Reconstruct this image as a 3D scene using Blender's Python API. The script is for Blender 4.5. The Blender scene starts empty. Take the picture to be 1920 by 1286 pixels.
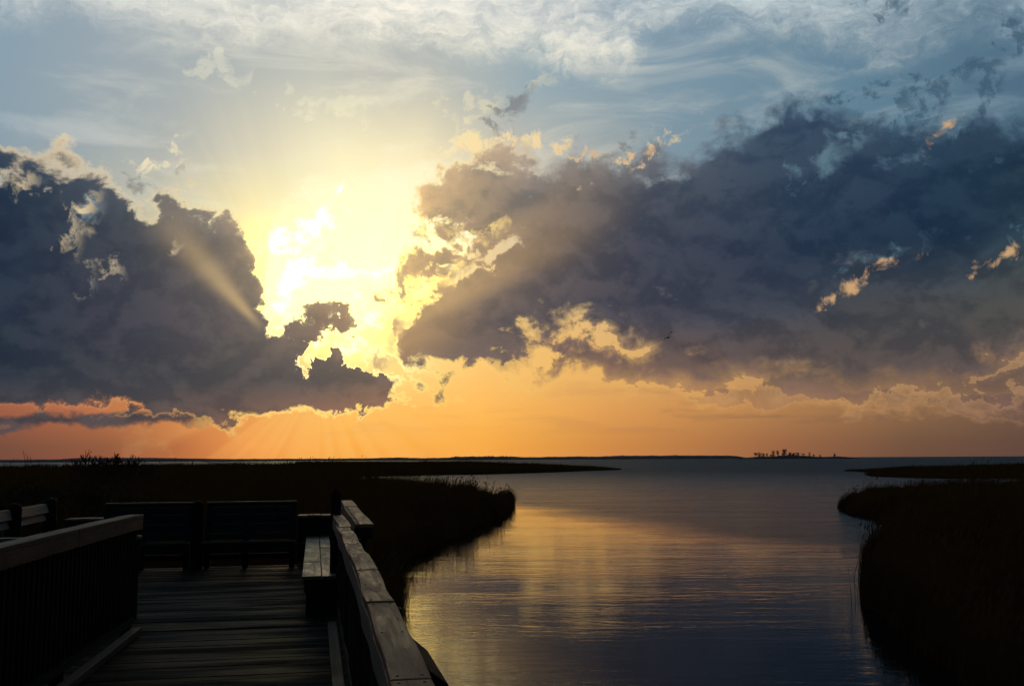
import bpy, math, random
import numpy as np
from mathutils import Vector, noise as mnoise
random.seed(7); RNG = np.random.default_rng(7)
SC = bpy.context.scene; COL = SC.collection
R = math.radians

# ------------------------------------------------------------------ camera
F = 1900.0                                   # focal length in photo pixels (1920 wide)
HY = 860.3
PITCH = math.atan((HY - 643) / F); ROLL = R(0.32)
EYE = 2.95                                   # eye above the water; the deck top is at 1.2
DECK = 1.2
def ray(px, py):
    x = (px - 960) / F; y = -(py - 643) / F
    c, s = math.cos(ROLL), math.sin(ROLL)
    x, y = x*c + y*s, -x*s + y*c
    return x, math.cos(PITCH) - y*math.sin(PITCH), math.sin(PITCH) + y*math.cos(PITCH)
def at(px, py, z=0.0):                       # photo pixel -> point on the horizontal plane z
    X, Y, Z = ray(px, py); t = (z - EYE) / Z
    return X*t, Y*t
def atd(px, py, d):                          # photo pixel -> point at distance d along Y
    X, Y, Z = ray(px, py); t = d / Y
    return X*t, d, EYE + Z*t
def ang(px, py):                             # photo pixel -> azimuth, elevation (degrees)
    X, Y, Z = ray(px, py)
    return math.degrees(math.atan2(X, Y)), math.degrees(math.atan2(Z, math.hypot(X, Y)))

cam = bpy.data.cameras.new('camera'); cam.sensor_width = 36; cam.lens = 36 * F / 1920
cam.clip_start = .05; cam.clip_end = 80000
co = bpy.data.objects.new('camera', cam); COL.objects.link(co)
co.location = (0, 0, EYE)
from mathutils import Matrix
co.rotation_euler = (Matrix.Rotation(math.pi/2 + PITCH, 4, 'X') @ Matrix.Rotation(-ROLL, 4, 'Z')).to_euler()
SC.camera = co
SC.cycles.use_adaptive_sampling = True; SC.cycles.adaptive_min_samples = 6; SC.cycles.adaptive_threshold = .03
SC.cycles.max_bounces = 4; SC.cycles.diffuse_bounces = 2; SC.cycles.glossy_bounces = 3; SC.cycles.transmission_bounces = 2
SC.cycles.caustics_reflective = False; SC.cycles.caustics_refractive = False
SC.cycles.sample_clamp_indirect = 4.0; SC.cycles.use_denoising = True
SC.view_settings.view_transform = 'Standard'; SC.view_settings.look = 'None'
SC.view_settings.exposure = 0.0; SC.view_settings.gamma = 1.0
SC.view_settings.use_curve_mapping = False

# ------------------------------------------------------------------ node helpers
class G:
    def __init__(s, nt): s.nt = nt
    def new(s, t, **kw):
        n = s.nt.nodes.new(t)
        for k, v in kw.items(): setattr(n, k, v)
        return n
    def put(s, inp, v):
        if isinstance(v, (int, float)):
            try: inp.default_value = v
            except TypeError: inp.default_value = (v, v, v)
        elif isinstance(v, (tuple, list)):
            inp.default_value = tuple(v) if len(v) == len(inp.default_value) else tuple(v) + (1,)
        else: s.nt.links.new(v, inp)
    def m(s, op, a, b=0.0, c=0.0, clamp=False):
        n = s.new('ShaderNodeMath', operation=op, use_clamp=clamp)
        s.put(n.inputs[0], a); s.put(n.inputs[1], b); s.put(n.inputs[2], c)
        return n.outputs[0]
    def add(s, a, b): return s.m('ADD', a, b)
    def sub(s, a, b): return s.m('SUBTRACT', a, b)
    def mul(s, a, b): return s.m('MULTIPLY', a, b)
    def mn(s, a, b): return s.m('MINIMUM', a, b)
    def mx(s, a, b): return s.m('MAXIMUM', a, b)
    def mad(s, a, b, c): return s.m('MULTIPLY_ADD', a, b, c)
    def ss(s, v, a, b, lo=0.0, hi=1.0):      # smoothstep a..b -> lo..hi
        n = s.new('ShaderNodeMapRange', interpolation_type='SMOOTHSTEP')
        s.put(n.inputs[0], v); s.put(n.inputs[1], a); s.put(n.inputs[2], b); s.put(n.inputs[3], lo); s.put(n.inputs[4], hi)
        return n.outputs[0]
    def lin(s, v, a, b, lo=0.0, hi=1.0):
        n = s.new('ShaderNodeMapRange', interpolation_type='LINEAR', clamp=False)
        s.put(n.inputs[0], v); s.put(n.inputs[1], a); s.put(n.inputs[2], b); s.put(n.inputs[3], lo); s.put(n.inputs[4], hi)
        return n.outputs[0]
    def mix(s, f, a, b, mode='MIX'):
        n = s.new('ShaderNodeMix', data_type='RGBA', blend_type=mode)
        s.put(n.inputs[0], f); s.put(n.inputs[6], a); s.put(n.inputs[7], b)
        return n.outputs[2]
    def vm(s, op, a, b=(0, 0, 0), sc=None):
        n = s.new('ShaderNodeVectorMath', operation=op)
        s.put(n.inputs[0], a)
        if sc is None: s.put(n.inputs[1], b)
        else: s.put(n.inputs[3], sc)
        return n.outputs[0]
    def dot(s, a, b):
        n = s.new('ShaderNodeVectorMath', operation='DOT_PRODUCT'); s.put(n.inputs[0], a); s.put(n.inputs[1], b)
        return n.outputs['Value']
    def xyz(s, v):
        n = s.new('ShaderNodeSeparateXYZ'); s.put(n.inputs[0], v); return n.outputs
    def sepc(s, v):                          # the three noise channels, centred on 0
        n = s.new('ShaderNodeSeparateColor'); s.put(n.inputs[0], v)
        return [s.sub(o, .5) for o in n.outputs[:3]]
    def cxyz(s, x, y, z):
        n = s.new('ShaderNodeCombineXYZ')
        for i, v in enumerate((x, y, z)): s.put(n.inputs[i], v)
        return n.outputs[0]
    def noise(s, v, scale, detail=6, rough=.55, lac=2.0, dist=0.0):
        n = s.new('ShaderNodeTexNoise'); n.noise_dimensions = '3D'
        s.put(n.inputs['Vector'], v); n.inputs['Scale'].default_value = scale
        n.inputs['Detail'].default_value = detail; n.inputs['Roughness'].default_value = rough
        n.inputs['Lacunarity'].default_value = lac; n.inputs['Distortion'].default_value = dist
        return n
    def ramp(s, f, stops, interp='LINEAR'):
        n = s.new('ShaderNodeValToRGB'); n.color_ramp.interpolation = interp
        e = n.color_ramp.elements
        while len(e) > 1: e.remove(e[-1])
        e[0].position = stops[0][0]; e[0].color = tuple(stops[0][1]) + (1,)
        for p, c in stops[1:]:
            x = e.new(p); x.color = tuple(c) + (1,)
        s.put(n.inputs[0], f); return n.outputs[0]
    def curve(s, t, pts):
        n = s.new('ShaderNodeFloatCurve'); mp = n.mapping; mp.use_clip = False; mp.extend = 'HORIZONTAL'
        c = mp.curves[0]
        c.points[0].location = pts[0]; c.points[1].location = pts[-1]
        for p in pts[1:-1]: c.points.new(*p)
        for p in c.points: p.handle_type = 'VECTOR'
        mp.update(); n.inputs[0].default_value = 1.0; s.put(n.inputs[1], t)
        return n.outputs[0]
def s2l(c):
    return tuple((v/255/12.92 if v/255 <= .04045 else ((v/255 + .055)/1.055)**2.4) for v in c)

# ------------------------------------------------------------------ sky (world)
SUN_AZ, SUN_EL = ang(603, 700)
def build_world():
    w = bpy.data.worlds.new('World'); SC.world = w; w.use_nodes = True
    nt = w.node_tree; nt.nodes.clear(); g = G(nt)
    D = g.new('ShaderNodeTexCoord').outputs['Generated']
    X, Y, Z = g.xyz(D)
    DEG = 180/math.pi
    az = g.mul(g.m('ARCTAN2', X, Y), DEG)
    el = g.mul(g.m('ARCSINE', Z), DEG)
    A0, A1, E1 = -32.0, 32.0, 30.0
    def tx(a): return (a - A0)/(A1 - A0)
    # domain warps: broad and fine
    nw = g.noise(D, 9.0, 5, .6)
    wx, wy, wz = g.sepc(nw.outputs['Color'])
    wv = g.cxyz(wx, wy, wz)
    azw = g.mad(wx, 5.0, az); elw = g.mad(wy, 3.4, el)
    t0 = g.lin(az, A0, A1); tw = g.lin(azw, A0, A1)
    # main billow noise
    nb = g.noise(g.vm('MULTIPLY', D, (1, 1, 1.35)), 21.0, 7, .60, 2.05, .25)
    fb = g.sub(nb.outputs[0], .5)
    nb2 = g.noise(g.vm('MULTIPLY_ADD' if False else 'ADD', D, (3.1, 1.7, .4)), 52.0, 5, .62, 2.0, .4)
    fb2 = g.sub(nb2.outputs[0], .5)
    nl = g.noise(g.vm('MULTIPLY', D, (1, 1, 2.2)), 7.0, 5, .55)
    fl = g.sub(nl.outputs[0], .5)
    fx, fy, fz = g.sepc(nb2.outputs['Color'])
    aw = g.mad(fx, 3.6, g.mad(wx, 4.0, az)); ew = g.mad(fy, 3.0, g.mad(wy, 2.6, el))   # for small shapes

    def field(rows, t, e):
        """rows: (y_px, [(x_px, srgb)...]) from low to high; interpolates over azimuth and elevation"""
        out = None; pe = None
        for y, st in rows:
            e0 = ang(960, y)[1]
            c = g.ramp(t, [(min(max(tx(ang(x, y)[0]), 0), 1), s2l(col)) for x, col in st])
            out = c if out is None else g.mix(g.lin(e, pe, e0), out, c)
            pe = e0
        return out
    def band(top, bot, t, e):
        def cv(pts):
            p = []
            for x, y in pts:
                a, b = ang(x, y); p.append((min(max(tx(a), 0), 1), max(b, -3)/E1))
            p.sort()
            q = [p[0]]
            for a in p[1:]:
                if a[0] > q[-1][0] + 1e-4: q.append(a)
            return g.mul(g.curve(t, q), E1)
        return g.mn(g.sub(cv(top), e), g.sub(e, cv(bot)))

    def sband(top, bot, a, e, w=.55, cl=3.0):
        '''band whose ends fade sideways too: the clamped field averaged over azimuth'''
        tot = None
        for k in (-1, 0, 1):
            b = band(top, bot, g.mad(a, 1/(A1-A0), (k*w*1.4-A0)/(A1-A0)), e)
            b = g.mx(g.mn(b, cl-.6), -cl)
            tot = b if tot is None else g.add(tot, b)
        return g.mul(tot, 1/3)
    def blobs(lst, a, e):
        '''union of tilted ellipses given in photo pixels (cx, cy, rx, ry, tilt); value ~ degrees inside'''
        out = None; P = g.cxyz(a, e, 1.0); k = math.degrees(1/F)
        for cx, cy, rx, ry, rot in lst:
            a0, e0 = ang(cx, cy)
            c, s_ = math.cos(R(rot)), math.sin(R(rot)); h = min(rx, ry)*k*1.2
            u = g.dot(P, (c/(rx*k), s_/(rx*k), -(c*a0 + s_*e0)/(rx*k)))
            v = g.dot(P, (-s_/(ry*k), c/(ry*k), -(-s_*a0 + c*e0)/(ry*k)))
            d = g.mad(g.m('SQRT', g.mad(u, u, g.mul(v, v))), -h, h)
            out = d if out is None else g.mx(out, d)
        return out

    # ---------- clear sky behind everything
    sky = field([
        (860, [(0,(118,74,62)),(200,(146,86,62)),(350,(190,112,64)),(500,(236,144,68)),(650,(246,164,72)),(900,(246,166,74)),(1150,(205,134,74)),(1450,(150,100,68)),(1700,(112,80,62)),(1920,(98,72,62))]),
        (835, [(0,(120,78,62)),(200,(146,92,64)),(330,(182,108,66)),(470,(240,150,74)),(650,(250,172,70)),(900,(248,170,70)),(1150,(206,138,72)),(1450,(156,104,70)),(1700,(116,84,64)),(1920,(100,74,62))]),
        (770, [(0,(160,96,70)),(150,(180,110,74)),(350,(212,134,76)),(650,(255,190,92)),(900,(255,186,88)),(1150,(222,156,86)),(1450,(178,128,80)),(1700,(142,106,74)),(1920,(116,90,72))]),
        (690, [(0,(190,130,95)),(350,(225,165,95)),(650,(255,226,140)),(900,(252,196,110)),(1150,(228,176,104)),(1450,(186,146,100)),(1920,(150,116,84))]),
        (560, [(0,(170,150,130)),(350,(220,190,130)),(480,(255,235,150)),(650,(255,246,185)),(800,(255,232,160)),(1000,(232,196,130)),(1450,(150,150,150)),(1920,(130,140,150))]),
        (430, [(0,(150,160,165)),(300,(195,190,165)),(470,(255,236,165)),(640,(255,252,200)),(800,(255,244,180)),(950,(215,195,160)),(1250,(140,155,165)),(1920,(92,120,140))]),
        (300, [(0,(140,160,172)),(300,(168,174,172)),(470,(212,205,180)),(640,(248,236,190)),(790,(246,230,185)),(950,(196,190,175)),(1250,(128,150,162)),(1600,(98,130,148)),(1920,(80,110,130))]),
        (160, [(0,(138,160,174)),(300,(162,172,176)),(600,(196,196,184)),(800,(190,190,180)),(1000,(150,170,178)),(1300,(122,148,164)),(1600,(98,130,150)),(1920,(80,110,132))]),
        (20,  [(0,(134,156,172)),(300,(160,172,180)),(600,(176,184,184)),(900,(160,176,184)),(1200,(128,152,170)),(1600,(96,126,148)),(1920,(78,106,128))]),
    ], t0, el)
    C = sky

    # ---------- rays fanning from the hidden sun (angle around the sun)
    dx = g.sub(az, SUN_AZ); dy = g.sub(el, SUN_EL)
    rr = g.m('SQRT', g.add(g.mul(dx, dx), g.mul(dy, dy)))
    th = g.mul(g.m('ARCTAN2', dy, dx), DEG)
    rn = g.noise(g.cxyz(g.mul(th, .11), 3.3, 1.0), 1.0, 3, .6).outputs[0]
    ray_n = g.ss(rn, .38, .64)

    nr = g.noise(g.vm('MULTIPLY', g.vm('ADD', D, (math.sin(R(SUN_AZ))*.0 + .0, 0.0, -.016)), (1, 1, 1.35)), 21.0, 5, .55, 2.05, .25)
    relief = g.sub(nb.outputs[0], nr.outputs[0])         # billows: tops against undersides
    # ---------- cirrus across the top
    ci_v = g.vm('MULTIPLY', g.vm('ADD', D, g.vm('SCALE', wv, sc=.16)), (5.5, 5.5, 19))
    cn = g.noise(ci_v, 1.0, 7, .62, 2.1, .5).outputs[0]
    cn2 = g.noise(g.vm('MULTIPLY', g.vm('ADD', D, g.vm('SCALE', wv, sc=.05)), (26, 26, 110)), 1.0, 6, .68, 2.1, .8).outputs[0]
    ciD = band([(0,-320),(1920,-320)],
               [(-140,90),(0,75),(120,40),(300,85),(450,88),(620,100),(760,112),(900,132),(1050,140),(1180,130),(1235,78),(1330,60),(1430,88),(1560,128),(1680,160),(1800,120),(2060,130)], t0,
               g.mad(wy, 1.2, el))
    ciM = g.mul(g.ss(g.add(ciD, g.mul(g.sub(cn, .5), 4.2)), -.3, 2.0), g.ss(g.add(g.mul(cn, .72), g.mul(cn2, .33)), .38, .70, .14, 1))
    cic = field([(20, [(0,(206,212,212)),(300,(240,238,226)),(700,(255,248,232)),(1050,(244,240,228)),(1400,(208,220,220)),(1920,(150,172,186))]),
                 (150,[(0,(190,198,200)),(400,(238,232,212)),(800,(255,246,215)),(1100,(236,230,210)),(1920,(150,172,184))])], t0, el)
    ciM = g.mul(ciM, g.ss(el, 60, 28))
    C = g.mix(ciM, C, cic)
    # faint veils
    vn = g.noise(g.vm('MULTIPLY', D, (7, 7, 26)), 1.0, 6, .6, 2.0, .6).outputs[0]
    C = g.mix(g.mul(g.mul(g.ss(vn, .46, .74), .42), g.ss(el, 9, 14)), C, cic)
    # a few torn puffs under the cirrus: pale ones and one with a grey foot
    pf = blobs([(412,128,46,16,5),(625,197,72,18,0),(905,192,34,20,20),(880,215,18,14,30),(1008,160,24,12,0),(835,215,22,26,60),(312,308,36,14,12),(830,285,36,22,30),(885,268,26,20,20),(980,258,30,12,0),(1225,272,34,10,30)], aw, ew)
    pm = g.ss(g.add(pf, g.mul(fb2, 4.5)), -.15, .75)
    C = g.mix(g.mul(pm, g.ss(el, 20, 17, .38, .80)), C, field([(300, [(0,(240,220,180)),(600,(252,240,196)),(900,(248,226,170)),(1200,(228,196,150)),(1920,(200,190,170))]),
                           (150, [(0,(226,224,206)),(700,(244,238,206)),(1020,(238,222,180)),(1920,(200,200,190))])], t0, el))
    # grey foot of the puff at the right
    gf = blobs([(965,198,46,20,32),(945,215,26,16,0),(1195,266,20,14,60),(1150,288,40,10,5),(330,316,22,9,20),(280,345,40,14,-10)], aw, ew)
    C = g.mix(g.mul(g.ss(g.add(gf, g.mul(fb2, 4.0)), -.1, .7), .72), C, s2l((120,122,124)))

    # ---------- bright sunlit cloud bank in the opening
    br = sband([(0,900),(440,900),(462,420),(500,375),(560,340),(620,335),(680,322),(740,310),(800,300),(860,285),(920,300),(960,420),(1000,900),(1920,900)],
              [(0,700),(440,650),(470,640),(560,650),(640,640),(800,560),(900,470),(960,400),(1000,380),(1920,380)], azw, elw)
    bm = g.ss(g.add(br, g.mul(fb, 7.0)), -.2, 1.8)
    C = g.mix(g.mul(bm, .9), C, g.mix(g.ss(rr, 14, 5), (.96, .90, .60), (1.10, 1.0, .58)))
    # whiter knots down its left flank
    wk = blobs([(520,560,34,66,-20),(505,620,40,22,0),(560,510,44,50,-40),(545,440,60,34,30),(600,420,40,26,30),(625,520,60,12,0),(575,465,40,22,20)], aw, ew)
    wm = g.ss(g.add(wk, g.mul(fb2, 7.5)), -.25, 2.4)
    C = g.mix(wm, C, (3.0, 2.6, 1.7))
    hk = blobs([(690,642,46,28,20),(592,664,34,12,32),(640,640,28,12,-20),(706,600,20,30,0)], aw, ew)
    C = g.mix(g.ss(g.add(hk, g.mul(fb2, 6.0)), -.3, 1.9), C, (2.8, 2.2, 1.15))
    st = band([(0,900),(540,530),(570,510),(650,508),(760,500),(860,478),(880,500),(1920,900)],
              [(0,600),(540,500),(580,526),(650,524),(760,512),(860,490),(880,470),(1920,600)], t0, g.mad(fb2, 1.8, el))
    C = g.mix(g.ss(st, -.15, .3), C, (1.25, 1.18, .86))
    # soft grey-gold smudges inside the glow
    C = g.mix(g.mul(g.ss(g.mul(fb, 1.0), .05, .18), g.mul(.18, g.ss(rr, 14, 6))), C, s2l((226,196,130)))

    # upward and downward rays on the open sky
    upf = g.mul(g.mul(g.ss(rr, 19, 6), g.ss(rr, 1, 5)), g.ss(dy, 3, 8))
    C = g.mix(g.mul(g.mul(ray_n, upf), .20), C, (1.0, .93, .70))
    dnf = g.mul(g.ss(rr, 12, 2.5), g.ss(dy, -1.0, -2.6))
    rn2 = g.noise(g.cxyz(g.mul(th, .10), 7.3, 1.0), 1.0, 2, .6).outputs[0]
    C = g.mix(g.mul(g.mul(g.ss(rn2, .36, .62), dnf), .45), C, s2l((255,190,100)))

    # ---------- colours of the shaded clouds and of their sunlit rims
    dark = field([
        (800, [(0,(72,64,68)),(250,(74,66,68)),(600,(120,86,70)),(900,(170,120,84)),(1150,(150,108,84)),(1450,(128,98,82)),(1920,(98,78,74))]),
        (715, [(0,(46,54,66)),(300,(66,66,72)),(560,(80,73,74)),(690,(96,80,74)),(850,(92,80,78)),(1100,(110,92,82)),(1300,(92,80,78)),(1600,(80,75,77)),(1920,(76,70,74))]),
        (600, [(0,(44,54,70)),(300,(64,64,76)),(470,(86,78,80)),(600,(104,86,74)),(740,(140,116,90)),(900,(94,82,82)),(1100,(72,70,80)),(1400,(58,63,76)),(1700,(60,66,74)),(1920,(64,70,74))]),
        (480, [(0,(38,52,70)),(250,(58,64,76)),(400,(92,86,86)),(480,(150,128,104)),(780,(196,162,112)),(880,(142,120,100)),(1000,(102,90,88)),(1200,(64,68,82)),(1500,(42,56,76)),(1750,(32,50,70)),(1920,(38,58,74))]),
        (370, [(0,(44,58,76)),(250,(66,76,88)),(420,(120,114,108)),(780,(196,166,122)),(880,(160,138,112)),(1000,(110,104,104)),(1200,(74,80,92)),(1500,(50,66,86)),(1750,(38,58,78)),(1920,(36,56,74))]),
        (250, [(0,(70,86,100)),(300,(110,118,124)),(850,(180,160,134)),(1100,(118,118,122)),(1400,(62,80,100)),(1700,(44,64,86)),(1920,(42,62,82))]),
    ], t0, el)
    dark = g.mix(g.ss(g.add(g.mad(relief, 2.0, g.mul(fl, 1.1)), g.mul(fb, .6)), -.27, .30), g.mix(1.0, dark, (.68, .75, .82), 'MULTIPLY'), g.mix(1.0, dark, (1.14, 1.12, 1.08), 'MULTIPLY'))
    rim = field([
        (800, [(0,(172,108,78)),(300,(226,150,84)),(600,(255,226,110)),(850,(255,205,100)),(1200,(236,176,100)),(1920,(190,140,100))]),
        (640, [(0,(200,170,140)),(400,(250,210,130)),(560,(255,236,140)),(700,(255,232,130)),(900,(252,205,118)),(1100,(238,182,102)),(1500,(190,146,104)),(1920,(190,165,130))]),
        (400, [(0,(190,180,160)),(200,(220,205,175)),(450,(252,224,160)),(800,(255,230,160)),(1000,(226,198,150)),(1500,(170,170,150)),(1920,(160,190,190))]),
        (280, [(0,(244,214,164)),(200,(250,220,170)),(400,(220,205,175)),(850,(250,222,164)),(1080,(244,212,158)),(1250,(226,196,150)),(1450,(96,118,136)),(1730,(100,118,130)),(1765,(240,200,140)),(1800,(100,112,122)),(1920,(80,104,124))]),
    ], t0, el)
    near = g.ss(rr, 7.5, 1.0)
    rim_hot = g.mix(near, rim, g.mix(g.ss(el, 3.4, 5.2), (1.45, .98, .30), (2.3, 1.8, .80)))

    def cloud(C, Df, edge, rimw, alpha=1.0, rimc=None, tint=None, rimshow=None):
        Df = g.mad(relief, 1.6, Df)
        a = g.m('POWER', g.ss(Df, g.mul(edge, -.55), edge), .8)
        core = g.ss(Df, g.mul(rimw, .0), rimw)
        dk = dark if tint is None else g.mix(1.0, dark, tint, 'MULTIPLY')
        dk = g.mix(g.ss(Df, .2, 2.6), g.mix(1.0, dk, (1.38, 1.30, 1.22), 'MULTIPLY'), dk)
        rc = rim_hot if rimc is None else rimc
        if rimshow is not None: core = g.m('MAXIMUM', core, g.sub(1.0, rimshow) if not isinstance(rimshow, float) else 1.0-rimshow)
        cc = g.mix(core, rc, dk)
        return g.mix(g.mul(a, alpha), C, cc)

    # thin low streaks over the orange horizon
    sn = g.noise(g.vm('MULTIPLY', D, (9, 9, 60)), 1.0, 6, .58, 2.0, .4).outputs[0]
    lowm = g.mul(g.ss(sn, .50, .66), g.mul(g.ss(el, 5.2, 3.2), g.ss(el, .9, 2.2)))
    lowm = g.mul(lowm, g.ss(az, 1, 20, .10, .55))
    C = g.mix(lowm, C, s2l((124, 92, 80)))
    lb = band([(0,1000),(1240,900),(1290,745),(1350,728),(1420,705),(1500,700),(1590,735),(1650,728),(1720,738),(1800,740),(1920,738),(2060,735)],
              [(0,700),(1240,700),(1290,750),(1350,756),(1430,760),(1500,745),(1590,745),(1650,752),(1720,752),(1800,768),(1920,776),(2060,778)],
              g.lin(g.mad(wx, 1.6, az), A0, A1), g.mad(wy, .9, el))
    C = cloud(C, g.add(lb, g.mul(fb, 2.4)), 1.1, .10, .60)
    ls = band([(-140,775),(0,776),(60,772),(140,776),(200,778),(230,764),(400,766),(450,900),(1920,900)],
              [(-140,800),(0,800),(120,798),(260,800),(400,792),(450,700),(1920,700)], t0, g.mad(wy, .35, el))
    C = cloud(C, g.add(ls, g.mul(fb2, .7)), .25, .05, 1.0, rimshow=0.0)

    # ---------- right bank: paler lower shelf behind, darker slab in front
    f_r2 = sband([(0,1200),(840,900),(880,650),(950,640),(990,680),(1010,655),(1060,618),(1120,560),(1300,500),(1500,450),(1600,430),(1750,400),(1920,370),(2060,350)],
                [(0,600),(840,690),(880,700),(950,722),(1000,718),(1040,726),(1080,700),(1130,722),(1165,742),(1185,712),(1250,718),(1330,734),(1400,724),(1480,722),(1600,738),(1700,734),(1760,742),(1850,734),(1920,722),(2060,714)], azw, elw)
    hole = blobs([(1048,642,48,15,0),(1006,668,28,17,30),(1122,652,36,8,-8),(1870,690,60,9,22)], aw, ew)
    f_r2 = g.mn(f_r2, g.sub(.2, g.mul(hole, 1.3)))
    C = cloud(C, g.add(f_r2, g.add(g.mul(fb, g.ss(el, 3.5, 7, 3.2, 5.0)), g.mul(fb2, .8))), g.ss(az, -2, 8, 1.2, 1.7), g.ss(az, 0, 9, 1.1, .12), 1.0, tint=(1.32, 1.16, 1.02))

    f_r1 = sband([(0,1200),(700,900),(716,690),(735,610),(760,560),(775,400),(790,345),(830,318),(870,296),(930,288),(1000,276),(1080,288),(1140,296),(1200,286),(1260,282),(1310,270),(1360,244),(1410,222),(1450,206),(1510,186),(1560,186),(1600,196),(1625,240),(1650,236),(1700,240),(1750,250),(1800,236),(1860,222),(1920,214),(2060,205)],
                [(0,600),(700,680),(716,700),(750,716),(820,712),(900,706),(960,672),(1000,632),(1060,616),(1110,612),(1200,622),(1300,628),(1400,622),(1480,604),(1540,566),(1600,530),(1655,496),(1700,530),(1750,560),(1800,540),(1845,494),(1900,470),(1940,455),(2060,430)], azw, elw)
    f_r1 = g.mx(f_r1, blobs([(785,680,92,46,10),(738,690,44,30,0),(850,615,90,48,38),(930,640,90,60,20)], azw, elw))
    gaps = blobs([(838,455,38,13,-10),(845,522,56,12,32),(748,588,34,18,35),(1780,238,30,7,35)], aw, ew)
    f_r1 = g.mn(f_r1, g.sub(.1, g.mul(gaps, 2.0)))
    amp = g.ss(az, -6, 3, 8.0, 5.5)
    show = g.ss(az, -2, 3, 1.0, .0)
    f = g.add(f_r1, g.add(g.mul(fb, amp), g.mul(fb2, 2.0)))
    C = cloud(C, f, g.ss(az, -7, 6, .6, 1.3), g.ss(az, -7, 4, 1.2, .42), 1.0, rimshow=show)
    gc = blobs([(1560,296,50,26,30),(1605,262,24,18,60),(1910,440,26,12,30),(1665,482,44,9,25)], g.mad(fx,3.,g.mad(wx,5.,az)), g.mad(fy,3.,g.mad(wy,4.,el)))
    C = g.mix(g.mul(g.ss(g.add(gc, g.mul(fb2, 4.0)), -.3, 1.2), .58), C, s2l((108,140,154)))
    # mottled golden cloud where the slab meets the opening, and sunlit crests along its top
    gm = blobs([(762,560,50,24,38),(838,512,60,17,32),(738,612,24,34,0),(905,445,46,12,25),(703,650,20,40,0),(835,450,36,12,-10)], aw, ew)
    gcol = g.mix(g.ss(g.mad(relief, .9, fb2), -.07, .09), s2l((150,116,88)), s2l((255,222,138)))
    C = g.mix(g.mul(g.ss(g.add(gm, g.mul(fb2, 5.0)), -.2, .9), .80), C, gcol)
    cr_ = blobs([(885,276,42,16,20),(980,256,26,12,0),(1050,272,54,12,-6),(1108,278,16,8,0),(1212,284,40,7,22),(1240,268,16,6,20)], aw, ew)
    C = g.mix(g.mul(g.ss(g.add(cr_, g.mul(fb2, 5.0)), -.1, .7), .85), C, g.mix(g.ss(az, -2, 6), s2l((250,222,164)), s2l((236,206,160))))
    # golden slits low in the slab
    slit = blobs([(1560,556,32,5,30),(1612,524,34,12,30),(1662,495,34,7,15),(1878,480,46,8,22),(1765,240,22,8,40),(1100,284,30,6,0),(1210,285,30,7,20)], g.mad(wx,2.,az), g.mad(fy,1.4,el))
    C = g.mix(g.mul(g.ss(g.add(slit, g.mul(fb2, 2.4)), -.1, .45), .85), C, s2l((216,172,122)))
    # dark torn scraps above the slab
    sc_ = blobs([(1600,168,46,8,0),(1690,210,24,34,0),(1730,200,30,16,20),(1800,165,60,14,20),(1855,160,26,22,-40),(1900,75,30,34,30),(1700,5,40,14,0)], g.mad(fx,5.,g.mad(wx,5.,az)), g.mad(fy,5.,g.mad(wy,4.,el)))
    C = g.mix(g.mul(g.ss(g.add(sc_, g.mul(fb2, 4.5)), -.05, .8), .66), C, s2l((58,84,106)))

    # ---------- left bank
    f_l = sband([(-140,285),(0,292),(60,288),(110,296),(150,310),(200,330),(235,352),(280,380),(320,388),(370,390),(420,402),(448,412),(462,440),(472,520),(482,590),(500,618),(540,622),(575,604),(610,600),(640,606),(660,622),(690,640),(712,690),(724,780),(745,900),(1920,900)],
               [(-140,766),(0,762),(120,760),(200,765),(300,778),(360,792),(420,790),(500,786),(560,776),(610,768),(640,782),(670,764),(700,745),(724,722),(745,700),(1920,700)],
               g.mad(wx, 3.0, az), g.mad(wy, g.ss(el, 3.5, 7, 1.4, 2.8), el), .35)
    h1 = blobs([(163,392,28,38,-35),(334,464,12,12,0),(225,512,11,14,0),(62,354,16,12,0),(145,440,12,30,0),(170,522,9,12,0)], g.mad(fx,4.,az), g.mad(fy,4.,el))
    f_l = g.mx(f_l, blobs([(665,735,66,42,10),(610,628,46,30,15),(560,690,60,60,0),(700,700,26,30,0)], aw, ew))
    h2 = blobs([(690,645,44,30,20),(590,665,34,16,30),(640,640,30,16,-20),(575,680,12,16,0),(640,600,10,10,0)], aw, ew)
    f_l = g.mn(f_l, g.sub(.12, g.mul(h2, 2.6)))
    f2 = g.add(f_l, g.add(g.mul(fb, g.ss(el, 3.5, 8, 2.4, 6.5)), g.mul(fb2, g.ss(el, 3, 6, .7, 1.6))))
    rw = g.mx(g.ss(az, -21, -15, .08, .38), g.ss(el, 6, 9, 0, .42))
    rw = g.add(rw, g.mul(g.ss(az, -17, -21), g.ss(el, 12, 15.5, 0, 1.1)))
    C = cloud(C, f2, g.ss(el, 4, 9, .35, .85), rw)

    C = g.mix(g.mul(g.ss(g.add(h1, g.mul(fb2, 4.0)), -.3, 1.5), .85), C, g.mix(g.ss(fb2, -.06, .06), s2l((150,166,172)), s2l((236,214,172))))
    # ---------- light shafts drawn across the dark banks by the lit air
    ex, ey = ang(470, 592)
    bx = g.sub(az, ex); by = g.sub(el, ey)
    ca, sa = math.cos(R(133)), math.sin(R(133))
    u = g.add(g.mul(bx, ca), g.mul(by, sa)); v = g.add(g.mul(bx, -sa), g.mul(by, ca))
    w_ = g.mad(g.mx(u, 0.0), .12, .24)
    q = g.m('DIVIDE', v, w_)
    bmask = g.mul(g.m('EXPONENT', g.mul(g.mul(q, q), -1.0)), g.mul(g.ss(u, -1.4, .6), g.ss(u, 9.5, .4)))
    C = g.mix(g.mul(bmask, .48), C, s2l((226,190,130)))
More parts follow.
